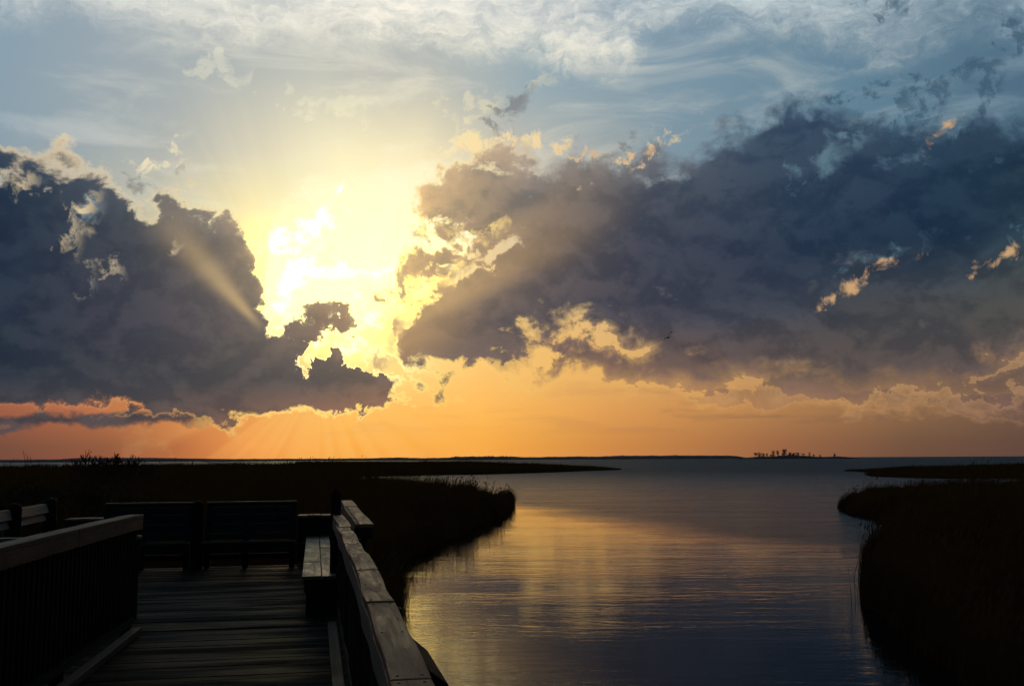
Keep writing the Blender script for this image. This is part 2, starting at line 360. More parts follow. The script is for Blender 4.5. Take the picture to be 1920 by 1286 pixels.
    # broad shaft to the upper right
    def shaft(C, a0, w, r0, r1, r2, k, col):
        d = g.m('DIVIDE', g.sub(th, a0), w)
        m = g.mul(g.m('EXPONENT', g.mul(g.mul(d, d), -1.0)), g.mul(g.ss(rr, r0, r1), g.ss(rr, r2, r1)))
        return g.mix(g.mul(m, k), C, col)
    C = shaft(C, 36, 3.2, 3.0, 5.0, 25, .30, s2l((226,184,120)))
    C = shaft(C, 30, 4.4, 3.0, 5.0, 23, .42, s2l((220,176,112)))
    C = shaft(C, 21, 6.0, 3.0, 4.2, 11, .40, s2l((200,152,96)))
    C = shaft(C, 12, 5.0, 2.6, 3.6, 9, .22, s2l((200,152,96)))
    # soft veil of glare round the opening
    gx = g.m('DIVIDE', g.sub(az, ang(660, 480)[0]), 8.5); gy = g.m('DIVIDE', g.sub(el, ang(660, 480)[1]), 7.0)
    gl = g.m('EXPONENT', g.mul(g.add(g.mul(gx, gx), g.mul(gy, gy)), -1.0))
    C = g.mix(gl, C, (.12, .10, .066), 'ADD')

    # the opening is far brighter than the film could hold: it lights the water
    lum = g.sepc(C)[1]
    C = g.mix(g.mul(g.mul(g.ss(lum, .05, .4), g.ss(el, 14.5, 8.5)), g.ss(gl, .35, .9)), C, g.mix(1.0, C, (2.7, 2.3, 1.12), 'MULTIPLY'))

    # ---------- the rest of the dome: dim dusk sky (Nishita) under broken grey cloud
    ns = g.new('ShaderNodeTexSky', sky_type='NISHITA'); ns.sun_disc = False
    ns.sun_elevation = R(SUN_EL); ns.sun_rotation = R(SUN_AZ) % (2*math.pi); ns.altitude = 0
    ns.air_density = 1.0; ns.dust_density = 1.5
    nish = g.mix(1.0, ns.outputs[0], (BACK_SKY, BACK_SKY, BACK_SKY), 'MULTIPLY')
    bk = g.mix(g.mul(g.ss(g.add(fl, g.mul(fb, .6)), -.12, .1), .8), nish, (.012, .016, .022))
    front = g.mul(g.ss(g.m('ABSOLUTE', az), 85, 38), g.ss(el, 75, 32))
    C = g.mix(front, bk, C)
    # below the horizon: dark water colour
    C = g.mix(g.ss(el, -.05, -.4), C, (.02, .02, .024))
    b = g.new('ShaderNodeBackground'); g.put(b.inputs[0], C); b.inputs[1].default_value = SKY_GAIN
    o = g.new('ShaderNodeOutputWorld'); nt.links.new(b.outputs[0], o.inputs[0])
    w.cycles.sampling_method = 'MANUAL'; w.cycles.sample_map_resolution = 512
    print('world nodes', len(nt.nodes))
BACK_SKY = .10; SKY_GAIN = 1.0
build_world()

sun = bpy.data.lights.new('sun', 'SUN'); sun.energy = .07; sun.angle = R(8); sun.color = (1, .72, .42)
so = bpy.data.objects.new('sun', sun); COL.objects.link(so)
so.rotation_euler = Vector((math.sin(R(SUN_AZ))*math.cos(R(SUN_EL)), math.cos(R(SUN_AZ))*math.cos(R(SUN_EL)), math.sin(R(SUN_EL)))).to_track_quat('Z', 'Y').to_euler()
#@@REST
# ------------------------------------------------------------------ materials
def mat(name):
    m = bpy.data.materials.new(name); m.use_nodes = True; nt = m.node_tree; nt.nodes.clear(); g = G(nt)
    b = g.new('ShaderNodeBsdfPrincipled'); o = g.new('ShaderNodeOutputMaterial'); nt.links.new(b.outputs[0], o.inputs[0])
    return m, g, b
def wood(name, base, worn, rough=.6, spec=.5, axis=1, bump=.35, wet=0.0):
    """weathered timber: grain runs along the object's own long axis"""
    m, g, b = mat(name)
    P = g.new('ShaderNodeTexCoord').outputs['Object']
    oi = g.new('ShaderNodeObjectInfo').outputs['Random']
    P = g.vm('ADD', P, g.cxyz(g.mul(oi, 31), g.mul(oi, 17), g.mul(oi, 9)))
    sc = [22, 22, 22]; sc[axis] = 1.5
    gr = g.noise(g.vm('MULTIPLY', P, tuple(sc)), 1.0, 6, .65, 2.1, .8).outputs[0]
    st = g.noise(P, 2.3, 5, .6).outputs[0]
    kn = g.noise(g.vm('MULTIPLY', P, tuple(7 if i != axis else 4.5 for i in range(3))), 1.0, 2, .5).outputs[0]
    f = g.ss(g.add(g.mul(gr, .6), g.mul(st, .5)), .36, .72)
    c = g.mix(f, base, worn)
    c = g.mix(g.mul(g.ss(kn, .66, .72), .7), c, tuple(v*.35 for v in base))
    sc2 = [90, 90, 90]; sc2[axis] = 2.2
    crk = g.noise(g.vm('MULTIPLY', P, tuple(sc2)), 1.0, 3, .6).outputs[0]
    c = g.mix(g.mul(g.ss(crk, .62, .70), .75), c, tuple(v*.2 for v in base))
    g.put(b.inputs['Base Color'], c)
    r = g.ss(g.add(gr, g.mul(st, .6)), .5, 1.1, rough*.75, min(1, rough*1.25))
    g.put(b.inputs['Roughness'], r); b.inputs['Specular IOR Level'].default_value = spec
    bp = g.new('ShaderNodeBump'); bp.inputs['Strength'].default_value = bump; bp.inputs['Distance'].default_value = .004
    g.put(bp.inputs['Height'], g.sub(gr, g.mul(g.ss(crk, .6, .7), .5))); g.put(b.inputs['Normal'], bp.outputs[0])
    return m
M_CAP = wood('worn_handrail_timber', (.036, .019, .012), (.20, .108, .070), .66, .16, bump=.6)
M_SEAT = wood('grey_seat_timber', (.042, .037, .034), (.10, .088, .080), .6, .35)
M_SEATX = wood('grey_seat_timber_across', (.04, .036, .033), (.08, .074, .07), .7, .3, axis=0)
M_RAIL = wood('dull_handrail_timber', (.016, .011, .0085), (.050, .034, .026), .7, .25)
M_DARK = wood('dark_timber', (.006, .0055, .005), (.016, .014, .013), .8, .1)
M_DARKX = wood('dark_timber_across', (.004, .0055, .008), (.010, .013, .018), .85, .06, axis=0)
M_DARKZ = wood('dark_upright_timber', (.0035, .003, .0028), (.009, .0075, .007), .85, .05, axis=2)

def deck_mat():
    m, g, b = mat('deck_planking')
    P = g.new('ShaderNodeTexCoord').outputs['Object']; x, y, z = g.xyz(P)
    idx = g.m('FLOOR', g.mul(y, 1/.145))
    rnd = g.new('ShaderNodeTexWhiteNoise', noise_dimensions='1D'); g.put(rnd.inputs['W'], idx)
    r = rnd.outputs['Value']
    P2 = g.vm('ADD', P, g.cxyz(g.mul(r, 40), 0.0, 0.0))
    gr = g.noise(g.vm('MULTIPLY', P2, (1.4, 28, 28)), 1.0, 6, .65, 2.1, .7).outputs[0]
    st = g.noise(P, 1.1, 5, .6).outputs[0]
    f = g.m('ADD', g.mul(g.ss(gr, .35, .7), .30), g.mul(r, .65)); f = g.add(f, g.mul(g.sub(st, .5), .6))
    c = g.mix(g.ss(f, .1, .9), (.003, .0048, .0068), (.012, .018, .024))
    g.put(b.inputs['Base Color'], c)
    # damp boards: some lie smoother than others
    wet = g.noise(g.vm('MULTIPLY', P, (.5, 3, 1)), 1.0, 2, .5).outputs[0]
    g.put(b.inputs['Roughness'], g.ss(g.add(wet, g.mul(gr, .25)), .52, .72, .82, .55)); b.inputs['Specular IOR Level'].default_value = .012
    bp = g.new('ShaderNodeBump'); bp.inputs['Strength'].default_value = .4; bp.inputs['Distance'].default_value = .004
    g.put(bp.inputs['Height'], gr); g.put(b.inputs['Normal'], bp.outputs[0])
    return m
M_DECK = deck_mat()

def grass_mat(name, c1, c2):
    m, g, b = mat(name)
    P = g.new('ShaderNodeTexCoord').outputs['Object']
    n = g.noise(P, .35, 4, .6).outputs[0]; n2 = g.noise(P, 9.0, 2, .6).outputs[0]
    g.put(b.inputs['Base Color'], g.mix(g.ss(g.add(g.mul(n, .6), g.mul(n2, .4)), .35, .65), c1, c2))
    b.inputs['Roughness'].default_value = .9; b.inputs['Specular IOR Level'].default_value = .05
    return m
M_GRASS = grass_mat('marsh_grass', (.050, .026, .009), (.105, .055, .018))
M_MUD = grass_mat('marsh_mud', (.016, .012, .009), (.028, .022, .015))
M_FAR_HAZED = grass_mat('far_woods', (.08, .08, .10), (.13, .12, .14))  # distance haze mixed into the base colour: paler and bluer than the foliage
M_TWIG = grass_mat('twigs', (.035, .024, .018), (.06, .04, .03))
M_LEAF = grass_mat('shrub_leaves', (.018, .020, .012), (.04, .038, .018))

def water_mat():
    m, g, b = mat('water')
    P = g.new('ShaderNodeNewGeometry').outputs['Position']; x, y, z = g.xyz(P)
    b.inputs['Base Color'].default_value = (.003, .0045, .006, 1)
    b.inputs['IOR'].default_value = 1.333; b.inputs['Specular IOR Level'].default_value = .15
    dist = g.m('SQRT', g.mad(x, x, g.mul(y, y)))
    edge = g.noise(g.vm('MULTIPLY', P, (.03, .07, 1)), 1.0, 3, .6).outputs[0]
    # open sound is wind-ruffled, the creek behind the grass points lies calm
    open_ = g.ss(g.add(g.mad(x, 3.2, y), g.mul(g.sub(edge, .5), 34)), 56, 76)
    far = g.ss(dist, 60, 260)
    w1 = g.noise(g.vm('MULTIPLY', P, (.9, 2.7, 1)), 1.0, 4, .55, 2.0, .6).outputs[0]
    w2 = g.noise(g.vm('MULTIPLY', P, (4.5, 10, 1)), 1.0, 3, .5, 2.0, .4).outputs[0]
    pat = g.noise(g.vm('MULTIPLY', P, (.06, .35, 1)), 1.0, 3, .5).outputs[0]
    amp = g.mad(g.ss(pat, .35, .7), .9, .35)
    h = g.mad(w1, .050, g.mul(w2, .013))
    h = g.mul(h, g.mul(amp, g.mad(open_, 3.2, .17)))
    bp = g.new('ShaderNodeBump'); bp.inputs['Strength'].default_value = 1.0; bp.inputs['Distance'].default_value = 1.0
    g.put(bp.inputs['Height'], h); g.put(b.inputs['Normal'], bp.outputs[0])
    g.put(b.inputs['Base Color'], g.mix(open_, (.003, .0045, .006), (.012, .030, .046)))
    g.put(b.inputs['Specular IOR Level'], g.ss(open_, 0, 1, .17, .08))
    g.put(b.inputs['Roughness'], g.mad(far, .30, g.mad(open_, .20, .035)))
    return m
M_WATER = water_mat()

# ------------------------------------------------------------------ mesh helpers
def link(name, me, m, parent=None, loc=None, rz=None):
    o = bpy.data.objects.new(name, me); COL.objects.link(o)
    if m is not None and not me.materials: me.materials.append(m)
    if parent is not None: o.parent = parent
    if loc is not None: o.location = loc
    if rz is not None: o.rotation_euler = (0, 0, rz)
    return o
def tag(o, label=None, cat=None, group=None, kind=None):
    for k, v in (('label', label), ('category', cat), ('group', group), ('kind', kind)):
        if v: o[k] = v
    return o
def empty(name, loc=(0, 0, 0), rz=0.0):
    o = bpy.data.objects.new(name, None); COL.objects.link(o); o.location = loc; o.rotation_euler = (0, 0, rz)
    return o
class MB:
    def __init__(s): s.v = []; s.f = []
    def hexa(s, p):                          # 8 corners: bottom 4 (ccw), top 4
        n = len(s.v); s.v += [tuple(q) for q in p]
        s.f += [(n+3, n+2, n+1, n), (n+4, n+5, n+6, n+7), (n, n+1, n+5, n+4), (n+1, n+2, n+6, n+5), (n+2, n+3, n+7, n+6), (n+3, n, n+4, n+7)]
        return s
    def box(s, x0, x1, y0, y1, z0, z1):
        return s.hexa([(x0, y0, z0), (x1, y0, z0), (x1, y1, z0), (x0, y1, z0), (x0, y0, z1), (x1, y0, z1), (x1, y1, z1), (x0, y1, z1)])
    def tube(s, pts, rad, n=6):
        base = len(s.v)
        for i, p in enumerate(pts):
            a = Vector(pts[max(i-1, 0)]); b = Vector(pts[min(i+1, len(pts)-1)]); d = (b-a).normalized()
            u = d.orthogonal().normalized(); w = d.cross(u)
            for k in range(n):
                t = 2*math.pi*k/n; q = Vector(p) + (u*math.cos(t) + w*math.sin(t))*rad[i]; s.v.append(tuple(q))
        for i in range(len(pts)-1):
            for k in range(n):
                a = base+i*n+k; b = base+i*n+(k+1) % n; s.f.append((a, b, b+n, a+n))
        s.f.append(tuple(base+k for k in range(n))[::-1]); s.f.append(tuple(base+(len(pts)-1)*n+k for k in range(n)))
        return s
    def sweep(s, rows):                      # rows of 4-corner cross-sections along a board
        base = len(s.v)
        for r in rows: s.v += [tuple(q) for q in r]
        k = len(rows[0])
        for i in range(len(rows)-1):
            for j in range(k):
                a = base+i*k+j; b = base+i*k+(j+1) % k; s.f.append((a, a+k, b+k, b))
        s.f.append(tuple(base+j for j in range(k))); s.f.append(tuple(base+(len(rows)-1)*k+j for j in range(k))[::-1])
        return s
    def mesh(s, name, bevel=0.0):
        me = bpy.data.meshes.new(name); me.from_pydata(s.v, [], s.f); me.update()
        if bevel:
            import bmesh
            bm = bmesh.new(); bm.from_mesh(me); bmesh.ops.recalc_face_normals(bm, faces=bm.faces)
            ed = [e for e in bm.edges if len(e.link_faces) == 2 and e.calc_face_angle(0) > .6]
            bmesh.ops.bevel(bm, geom=ed, offset=bevel, segments=2, affect='EDGES', clamp_overlap=True, profile=.6)
            bm.to_mesh(me); bm.free()
        return me
    def obj(s, name, m, parent=None, bevel=0.0, centre=True):
        """one mesh object; its origin sits at its own middle so the grain coordinates are local"""
        off = Vector((0, 0, 0))
        if centre:
            off = sum((Vector(v) for v in s.v), Vector())/len(s.v)
            s.v = [tuple(Vector(v)-off) for v in s.v]
        return link(name, s.mesh(name, bevel), m, parent, off)

# ------------------------------------------------------------------ the boardwalk
TH = R(11)                                   # the walk runs 11 degrees left of the view
def L2W(x, y): c, s = math.cos(TH), math.sin(TH); return x*c - y*s, x*s + y*c
def root(name, x, y, z=DECK, rz=0.0): X, Y = L2W(x, y); return empty(name, (X, Y, z), TH + rz)
# everything below is in the walk's own frame: x across, y along, z above the deck
walk = root('boardwalk', 0, 0)
tag(walk, 'dark weathered plank boardwalk widening into a platform over the marsh', 'boardwalk')
def planks(mb, x0, x1, y0, y1, seed=1):
    rr = random.Random(seed); y = y0; i = 0
    while y < y1 - .01:
        e = min(y+.139, y1); dz = rr.uniform(-.004, .002)
        a = rr.uniform(-.015, .015)
        mb.box(x0+a, x1+a, y, e, -.04+dz, dz); y += .145
    return mb
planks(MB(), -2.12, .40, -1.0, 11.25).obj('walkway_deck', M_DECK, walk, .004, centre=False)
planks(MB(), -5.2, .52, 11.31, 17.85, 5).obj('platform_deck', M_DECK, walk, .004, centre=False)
jb = MB()
for x in (-2.0, -1.2, -.4, .3): jb.box(x, x+.05, -1, 11.25, -.24, -.045)
for x in (-5.1, -4, -2.9, -1.8, -.7, .4): jb.box(x, x+.05, 11.3, 17.8, -.24, -.045)
jb.obj('joist', M_DARK, walk, centre=False)
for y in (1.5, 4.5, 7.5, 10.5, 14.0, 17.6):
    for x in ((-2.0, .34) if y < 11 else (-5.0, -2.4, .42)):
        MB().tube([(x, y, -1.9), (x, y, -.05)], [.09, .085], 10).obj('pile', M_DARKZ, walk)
# toe boards
def board(rows_fn, y0, y1, n=2):
    mb = MB(); mb.sweep([rows_fn(y0+(y1-y0)*i/n) for i in range(n+1)]); return mb
def lk(y):                                   # left toe board, splaying slightly outwards towards the camera
    x = -1.70 - (11.09-y)*.0357
    return [(x-.09, y, .008), (x, y, .008), (x, y, .075), (x-.09, y, .075)]
board(lk, 6.2, 11.09).obj('kerb_board', M_RAIL, walk, .006)
board(lk, 1.2, 6.19).obj('kerb_board', M_RAIL, walk, .006)
MB().box(.165, .255, 5.6, 11.2, .008, .05).obj('kerb_board', M_RAIL, walk, .006)
MB().box(.165, .255, -.5, 5.59, .008, .05).obj('kerb_board', M_RAIL, walk, .006)

def wob(y, s, a):                            # sagging and warping of old boards
    return a*(mnoise.noise(Vector((y*.55, s, 0)))*1.0 + .4*mnoise.noise(Vector((y*1.7, s, 3))))

def picket(r, x, y, z0, z1, w=.038, mesh=[None]):
    if mesh[0] is None:
        b = MB().box(-.019, .019, -.019, .019, 0, 1); mesh[0] = b.mesh('baluster')
        mesh[0].materials.append(M_DARKZ)
    o = bpy.data.objects.new('baluster', mesh[0]); COL.objects.link(o); o.parent = r; o.location = (x, y, z0); o.scale = (1, 1, z1-z0)
    return o

# --- right railing: warped handrail from beside the camera to the bench
rr_ = root('railing', .3, 0)
tag(rr_, 'warped weathered handrail running from bottom centre to the side bench above the creek', 'railing', 'wooden railings along the boardwalk')
HZ = 1.15
segs = [(.6, 2.92), (2.93, 4.38), (4.39, 5.72), (5.73, 6.62), (6.63, 7.5), (7.51, 9.6), (9.61, 10.6), (10.61, 12.12)]
def rx(y): return -.015 + wob(y*.8, 1.1, .03)
def rz_(y): return HZ + wob(y*.8, 5.2, .03) - (.02 if y > 9 else 0)
for k, (a, b_) in enumerate(segs):
    dz = random.Random(k+3).uniform(-.008, .008); dx = random.Random(k+9).uniform(-.006, .006)
    def cs(y):
        x = rx(y)+dx; z = rz_(y)+dz
        return [(x-.058, y, z-.038), (x+.060, y, z-.038), (x+.060, y, z), (x-.058, y, z)]
    cb = board(cs, a, b_, 6).obj('cap_board', M_CAP, rr_, .007)
    for yn in (a+.04, (a+b_)/2, b_-.04):
        for xn in (-.035, .036):
            zc = rz_(yn)+dz; nl_ = MB().tube([(0, 0, -.004), (0, 0, .0015)], [.005, .0045], 8)
            nl_.obj('nail', M_DARK, cb, centre=False).location = Vector((rx(yn)+dx+xn, yn, zc)) - cb.location
for a, b_ in ((.6, 4.2), (4.205, 8.1), (8.105, 12.1)):
    def fs(y):
        x = rx(y); z = rz_(y)-.012
        return [(x-.058, y, z-.14), (x-.020, y, z-.14), (x-.020, y, z-.028), (x-.058, y, z-.028)]
    board(fs, a, b_, 8).obj('side_board', M_SEAT, rr_, .006)
def lowr(y): x = rx(y)*.3; return [(x-.02, y, .10), (x+.02, y, .10), (x+.02, y, .19), (x-.02, y, .19)]
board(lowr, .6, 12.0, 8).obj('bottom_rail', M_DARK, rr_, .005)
y = 2.0
while y < 12.0:
    picket(rr_, rx(y)+.018, y, .19, rz_(y)-.045); y += .115
for y in (1.4, 5.3, 7.6, 9.9):
    MB().box(.062, .15, y-.045, y+.045, -.55, 1.0).obj('post', M_DARKZ, rr_, .006)
# outer post with a bevelled top right beside the rail
p = MB(); x0, x1, ya, yb = .062, .122, 3.22, 3.34
p.hexa([(x0, ya, -.6), (x1, ya, -.6), (x1, yb+.5, -.6), (x0, yb+.5, -.6), (x0, ya, 1.10), (x1, ya, 1.055), (x1, yb+.5, 1.05), (x0, yb+.5, 1.10)])
p.obj('post', M_DARKZ, rr_, .008)
# tall round-topped end post
def round_post(r, x, y, h, w=.058, name='end_post', z0=-.3):
    mb = MB(); prof = [(z0, w), (h-.075, w)] + [(h-.075+.075*math.sin(t), w*math.cos(t)) for t in (.35, .7, 1.0, 1.3, 1.5)]
    mb.tube([(x, y, z) for z, q in prof], [q for z, q in prof], 14)
    return mb.obj(name, M_DARKZ, r)
round_post(rr_, -.045, 12.2, 1.42, .060)

# --- left railing
lr = root('railing', -1.75, 11.2, DECK, R(-3.2))
tag(lr, 'low near railing at the left edge, deep handrail over closely set upright balusters', 'railing', 'wooden railings along the boardwalk')
def lz(y): return 1.205 + wob(y, 8.4, .016)
for a, b_ in ((-10.5, -7.2), (-7.195, -4.43), (-4.42, -2.35), (-2.34, 0.0)):
    def cs(y):
        z = lz(y); return [(-.13, y, z-.037), (.02, y, z-.037), (.02, y, z), (-.13, y, z)]
    board(cs, a, b_, 6).obj('cap_board', M_RAIL, lr, .007)
for a, b_ in ((-10.5, -4.43), (-4.42, -2.35), (-2.34, 0.0)):
    def fs(y):
        z = lz(y)-.038; return [(-.021, y, z-.112), (.017, y, z-.112), (.017, y, z), (-.021, y, z)]
    board(fs, a, b_, 6).obj('side_board', M_RAIL, lr, .006)
MB().box(-.10, -.03, -10.5, -.02, .10, .19).obj('bottom_rail', M_DARK, lr, .005)
yy = -9.9
while yy < -.1:
    picket(lr, -.040, yy, .19, 1.14); yy += .118
for yy in (-9.0, -6.9, -4.6, -2.35, -.06):
    MB().box(-.155, -.065, yy-.045, yy+.045, -.3, 1.15).obj('post', M_DARKZ, lr, .006)

# --- benches round the platform
def slab(mb_args, name, m, r, bev=.006): return MB().box(*mb_args).obj(name, m, r, bev)
# side bench on the right, seen along its length
sb = root('bench', .1, 15.1)
tag(sb, 'long bench with a pale two-board seat beside the far end of the right handrail', 'bench', 'benches round the platform')
ys = [(-3.22, -1.60), (-1.56, .55), (.60, 3.2)]
for k, (a, b_) in enumerate(ys):
    dz = (.0, .004, -.003)[k]
    slab((-.215, -.003, a, b_, .412+dz, .45+dz), 'seat_board', M_SEAT, sb)
    slab((.006, .165, a, b_, .41-dz, .448-dz), 'seat_board', M_SEAT, sb)
slab((-.19, .15, -3.20, 3.18, .27, .405), 'seat_apron', M_DARK, sb)
for yv in (-3.1, -1.1, 1.0, 3.0):
    slab((-.17, .14, yv-.05, yv+.05, 0.0, .27), 'leg', M_DARKZ, sb)
bk = MB()
for k in range(4):                           # leaning back boards
    z0 = .50+k*.135; x0 = .17+k*.055
    bk.hexa([(x0, -3.3, z0), (x0+.035, -3.3, z0), (x0+.035, 3.4, z0), (x0, 3.4, z0), (x0+.05, -3.3, z0+.125), (x0+.085, -3.3, z0+.125), (x0+.085, 3.4, z0+.125), (x0+.05, 3.4, z0+.125)])
bk.obj('backrest', M_DARK, sb)
for a, b_, sh in ((-3.35, -1.55, .0), (-1.54, 1.2, -.006), (1.21, 3.55, .003)):
    slab((.372+sh, .575+sh, a, b_, .985+sh, 1.028+sh), 'back_cap', M_CAP, sb, .007)
slab((.40, .56, -3.32, 3.5, .86, .983), 'back_beam', M_DARK, sb)
for yv in (-3.2, -1.1, 1.0, 3.3):
    MB().hexa([(.22, yv-.045, -.2), (.31, yv-.045, -.2), (.31, yv+.045, -.2), (.22, yv+.045, -.2), (.42, yv-.045, .86), (.51, yv-.045, .86), (.51, yv+.045, .86), (.42, yv+.045, .86)]).obj('back_post', M_DARKZ, sb)

# far benches, facing the camera, with open space under the seat
def far_bench(x0, x1, label):
    r = root('bench', (x0+x1)/2, 17.6); w = (x1-x0)/2
    tag(r, label, 'bench', 'benches round the platform')
    zs = [(.98, 1.035), (.86, .972), (.71, .852), (.56, .702), (.46, .552)]
    for k, (a, b_) in enumerate(zs):
        yo = .32*((a-.46)/.6)+.02; yt = .32*((b_-.46)/.6)+.02
        t = .03
        MB().hexa([(-w, yo, a), (w, yo, a), (w, yo+t, a), (-w, yo+t, a), (-w, yt, b_), (w, yt, b_), (w, yt+t, b_), (-w, yt+t, b_)]).obj('back_board', M_DARKX, r, .004)
    slab((-w-.01, w+.01, .30, .43, 1.037, 1.062), 'back_cap', M_SEATX, r, .005)
    for a, b_ in ((-.50, -.33), (-.32, -.15), (-.14, .015)):
        slab((-w, w, a, b_, .405, .44), 'seat_board', M_DARKX, r, .004)
    slab((-w, w, -.47, -.43, .28, .40), 'seat_apron', M_DARKX, r, .004)
    slab((-w+.02, w-.02, .0, .04, .13, .22), 'stretcher', M_DARK, r, .004)
    for xv in (-w+.05, -w*.1, w-.05):
        slab((xv-.045, xv+.045, -.06, .03, 0, .40), 'leg', M_DARKZ, r, .004)
        MB().hexa([(xv-.045, .05, .0), (xv+.045, .05, .0), (xv+.045, .14, .0), (xv-.045, .14, .0), (xv-.045, .36, 1.03), (xv+.045, .36, 1.03), (xv+.045, .45, 1.03), (xv-.045, .45, 1.03)]).obj('back_post', M_DARKZ, r)
    return r
far_bench(-1.76, -.29, 'dark high-backed far bench on the right of the round-topped middle post')
far_bench(-3.38, -1.98, 'dark high-backed far bench on the left of the round-topped middle post')
mp = root('post', -1.87, 17.55)
tag(mp, 'dark round-topped post standing between the two far benches', 'post')
round_post(mp, 0, 0, 1.10, .095, 'shaft', -1.9)
MB().tube([(0, 0, 1.02), (0, 0, 1.035)], [.099, .099], 14).obj('collar', M_DARKZ, mp)

# corner shelves between the benches
def corner(x, y, w, d, label, z=.80):
    r = root('corner_shelf', x, y); tag(r, label, 'shelf', 'corner shelves of the platform')
    n = 3
    for k in range(n):
        a = -w/2 + k*w/n
        slab((a, a+w/n-.012, -d/2, d/2, z-.035+.004*(k % 2), z+.004*(k % 2)), 'top_board', M_CAP, r, .005)
    slab((-w/2+.01, w/2-.02, -d/2+.03, -d/2+.06, .35, z-.04), 'front_panel', M_DARKX, r, .004)
    slab((-w/2+.01, w/2-.02, -d/2+.03, -d/2+.06, .02, .33), 'front_panel', M_DARKX, r, .004)
    for xv in (-w/2+.05, w/2-.06):
        slab((xv-.03, xv+.03, d/2-.09, d/2-.03, 0, z-.04), 'leg', M_DARKZ, r, .004)
corner(.03, 18.35, .60, .45, 'small dark corner shelf between the far bench and the long side bench')
corner(-3.72, 18.35, .66, .45, 'small corner shelf glimpsed behind the end of the left railing')

# left bench of the platform: two pale back boards with round-topped posts
lb = root('bench', -4.25, 15.6)
tag(lb, 'left bench with two pale back boards between stout dark posts', 'bench', 'benches round the platform')
for a, b_ in ((-3.2, .2), (.5, 2.25)):
    for z0, z1, xo in ((.925, 1.07, 0.0), (.80, .915, -.03)):
        MB().hexa([(-.02+xo, a, z0), (.02+xo, a, z0), (.02+xo, b_, z0), (-.02+xo, b_, z0), (-.06+xo, a, z1), (-.02+xo, a, z1), (-.02+xo, b_, z1), (-.06+xo, b_, z1)]).obj('back_board', M_SEAT, lb, .006)
for yv in (.35, 2.42):
    round_post(lb, -.01, yv, 1.16, .11, 'back_post', -.3)
for k in range(3):
    slab((-.02+k*.15+.03, -.02+(k+1)*.15+.02, -3.2, 2.25, .41, .45), 'seat_board', M_DARK, lb, .005)
for yv in (-2.8, -.5, 1.9): slab((.05, .4, yv-.04, yv+.04, 0, .41), 'leg', M_DARKZ, lb)
# low cross rail between the left railing and the left bench
cr = root('railing', -3.35, 12.15)
tag(cr, 'low dark cross railing behind the left handrail, with a thin pale top edge', 'railing', 'wooden railings along the boardwalk')
slab((-1.6, 1.45, -.07, .07, .885, .92), 'cap_board', M_SEATX, cr)
slab((-1.6, 1.45, -.02, .02, .50, .88), 'panel', M_DARKX, cr)
for xv in (-1.5, 0, 1.38): slab((xv-.04, xv+.04, .03, .11, 0, .88), 'post', M_DARKZ, cr)
xv = -1.55
while xv < 1.42:
    picket(cr, xv, 0, .02, .50); xv += .12

# ------------------------------------------------------------------ water, mud banks
me = bpy.data.meshes.new('water')
me.from_pydata([(-40000, -60, 0), (40000, -60, 0), (40000, 60000, 0), (-40000, 60000, 0)], [], [(0, 1, 2, 3)])
tag(link('water', me, M_WATER), kind='structure')
bed = bpy.data.meshes.new('ground')
bed.from_pydata([(-40000, -60, -1.2), (40000, -60, -1.2), (40000, 60000, -1.2), (-40000, 60000, -1.2)], [], [(0, 1, 2, 3)])
tag(link('ground', bed, M_MUD), kind='structure')

def px(*pts): return [at(x, y, 0.0) for x, y in pts]
near_left = px((925, 964), (955, 949), (945, 944), (905, 940), (860, 933), (800, 925), (740, 917), (690, 911), (650, 908)) + \
    [(-30, 82), (-60, 84), (-75, 40), (-30, 6), (-9, 2), (-4.5, 3.5), (-3.3, 9), (-2.6, 14), (-2.5, 20)] + px((690, 1078), (712, 1064), (735, 1050), (780, 1031), (830, 1010), (870, 990), (900, 976))
far_left = px((1160, 880.5), (1080, 883.5), (1000, 886.5), (900, 889.5), (800, 891), (730, 892.5), (670, 893.5), (640, 896)) + \
    [(-32, 120), (-34, 84), (-61, 85), (-76, 41), (-140, 60), (-200, 160), (-190, 300), (-130, 420), (-90, 460)] + px((560, 868), (700, 869), (850, 870), (1000, 872.5), (1100, 876.5))
right_near = px((1592, 962), (1590, 954), (1604, 946), (1640, 938), (1720, 931), (1800, 927), (1960, 923), (2300, 921)) + \
    [(60, 40), (40, 8), (9, 4), (5.2, 9)] + px((1830, 1286), (1730, 1205), (1672, 1150), (1640, 1108), (1634, 1085), (1660, 1055), (1712, 1020), (1680, 990), (1650, 975), (1615, 968))
right_far = px((1640, 893), (1700, 896), (1800, 897.5), (1920, 898), (2300, 898), (2500, 872), (1980, 876), (1800, 877.5), (1700, 879), (1640, 881), (1590, 883), (1640, 886), (1630, 889))
def resample(poly, step):
    out = []
    for i in range(len(poly)):
        a = np.array(poly[i]); b = np.array(poly[(i+1) % len(poly)]); n = max(1, int(np.linalg.norm(b-a)/step))
        for k in range(n): out.append(a+(b-a)*k/n)
    return out
def bank(poly, z=.06):
    """a low mud flat whose rim slopes under the water"""
    import bmesh
    bm = bmesh.new(); top = [bm.verts.new((x, y, z)) for x, y in poly]; f = bm.faces.new(top)
    bmesh.ops.recalc_face_normals(bm, faces=[f])
    if f.normal.z < 0: f.normal_flip()
    r = bmesh.ops.extrude_edge_only(bm, edges=list(bm.edges))
    for v in [e for e in r['geom'] if isinstance(e, bmesh.types.BMVert)]: v.co.z = -1.1
    bmesh.ops.triangulate(bm, faces=[f])
    me = bpy.data.meshes.new('ground'); bm.to_mesh(me); bm.free()
    return tag(link('ground', me, M_MUD), kind='structure')
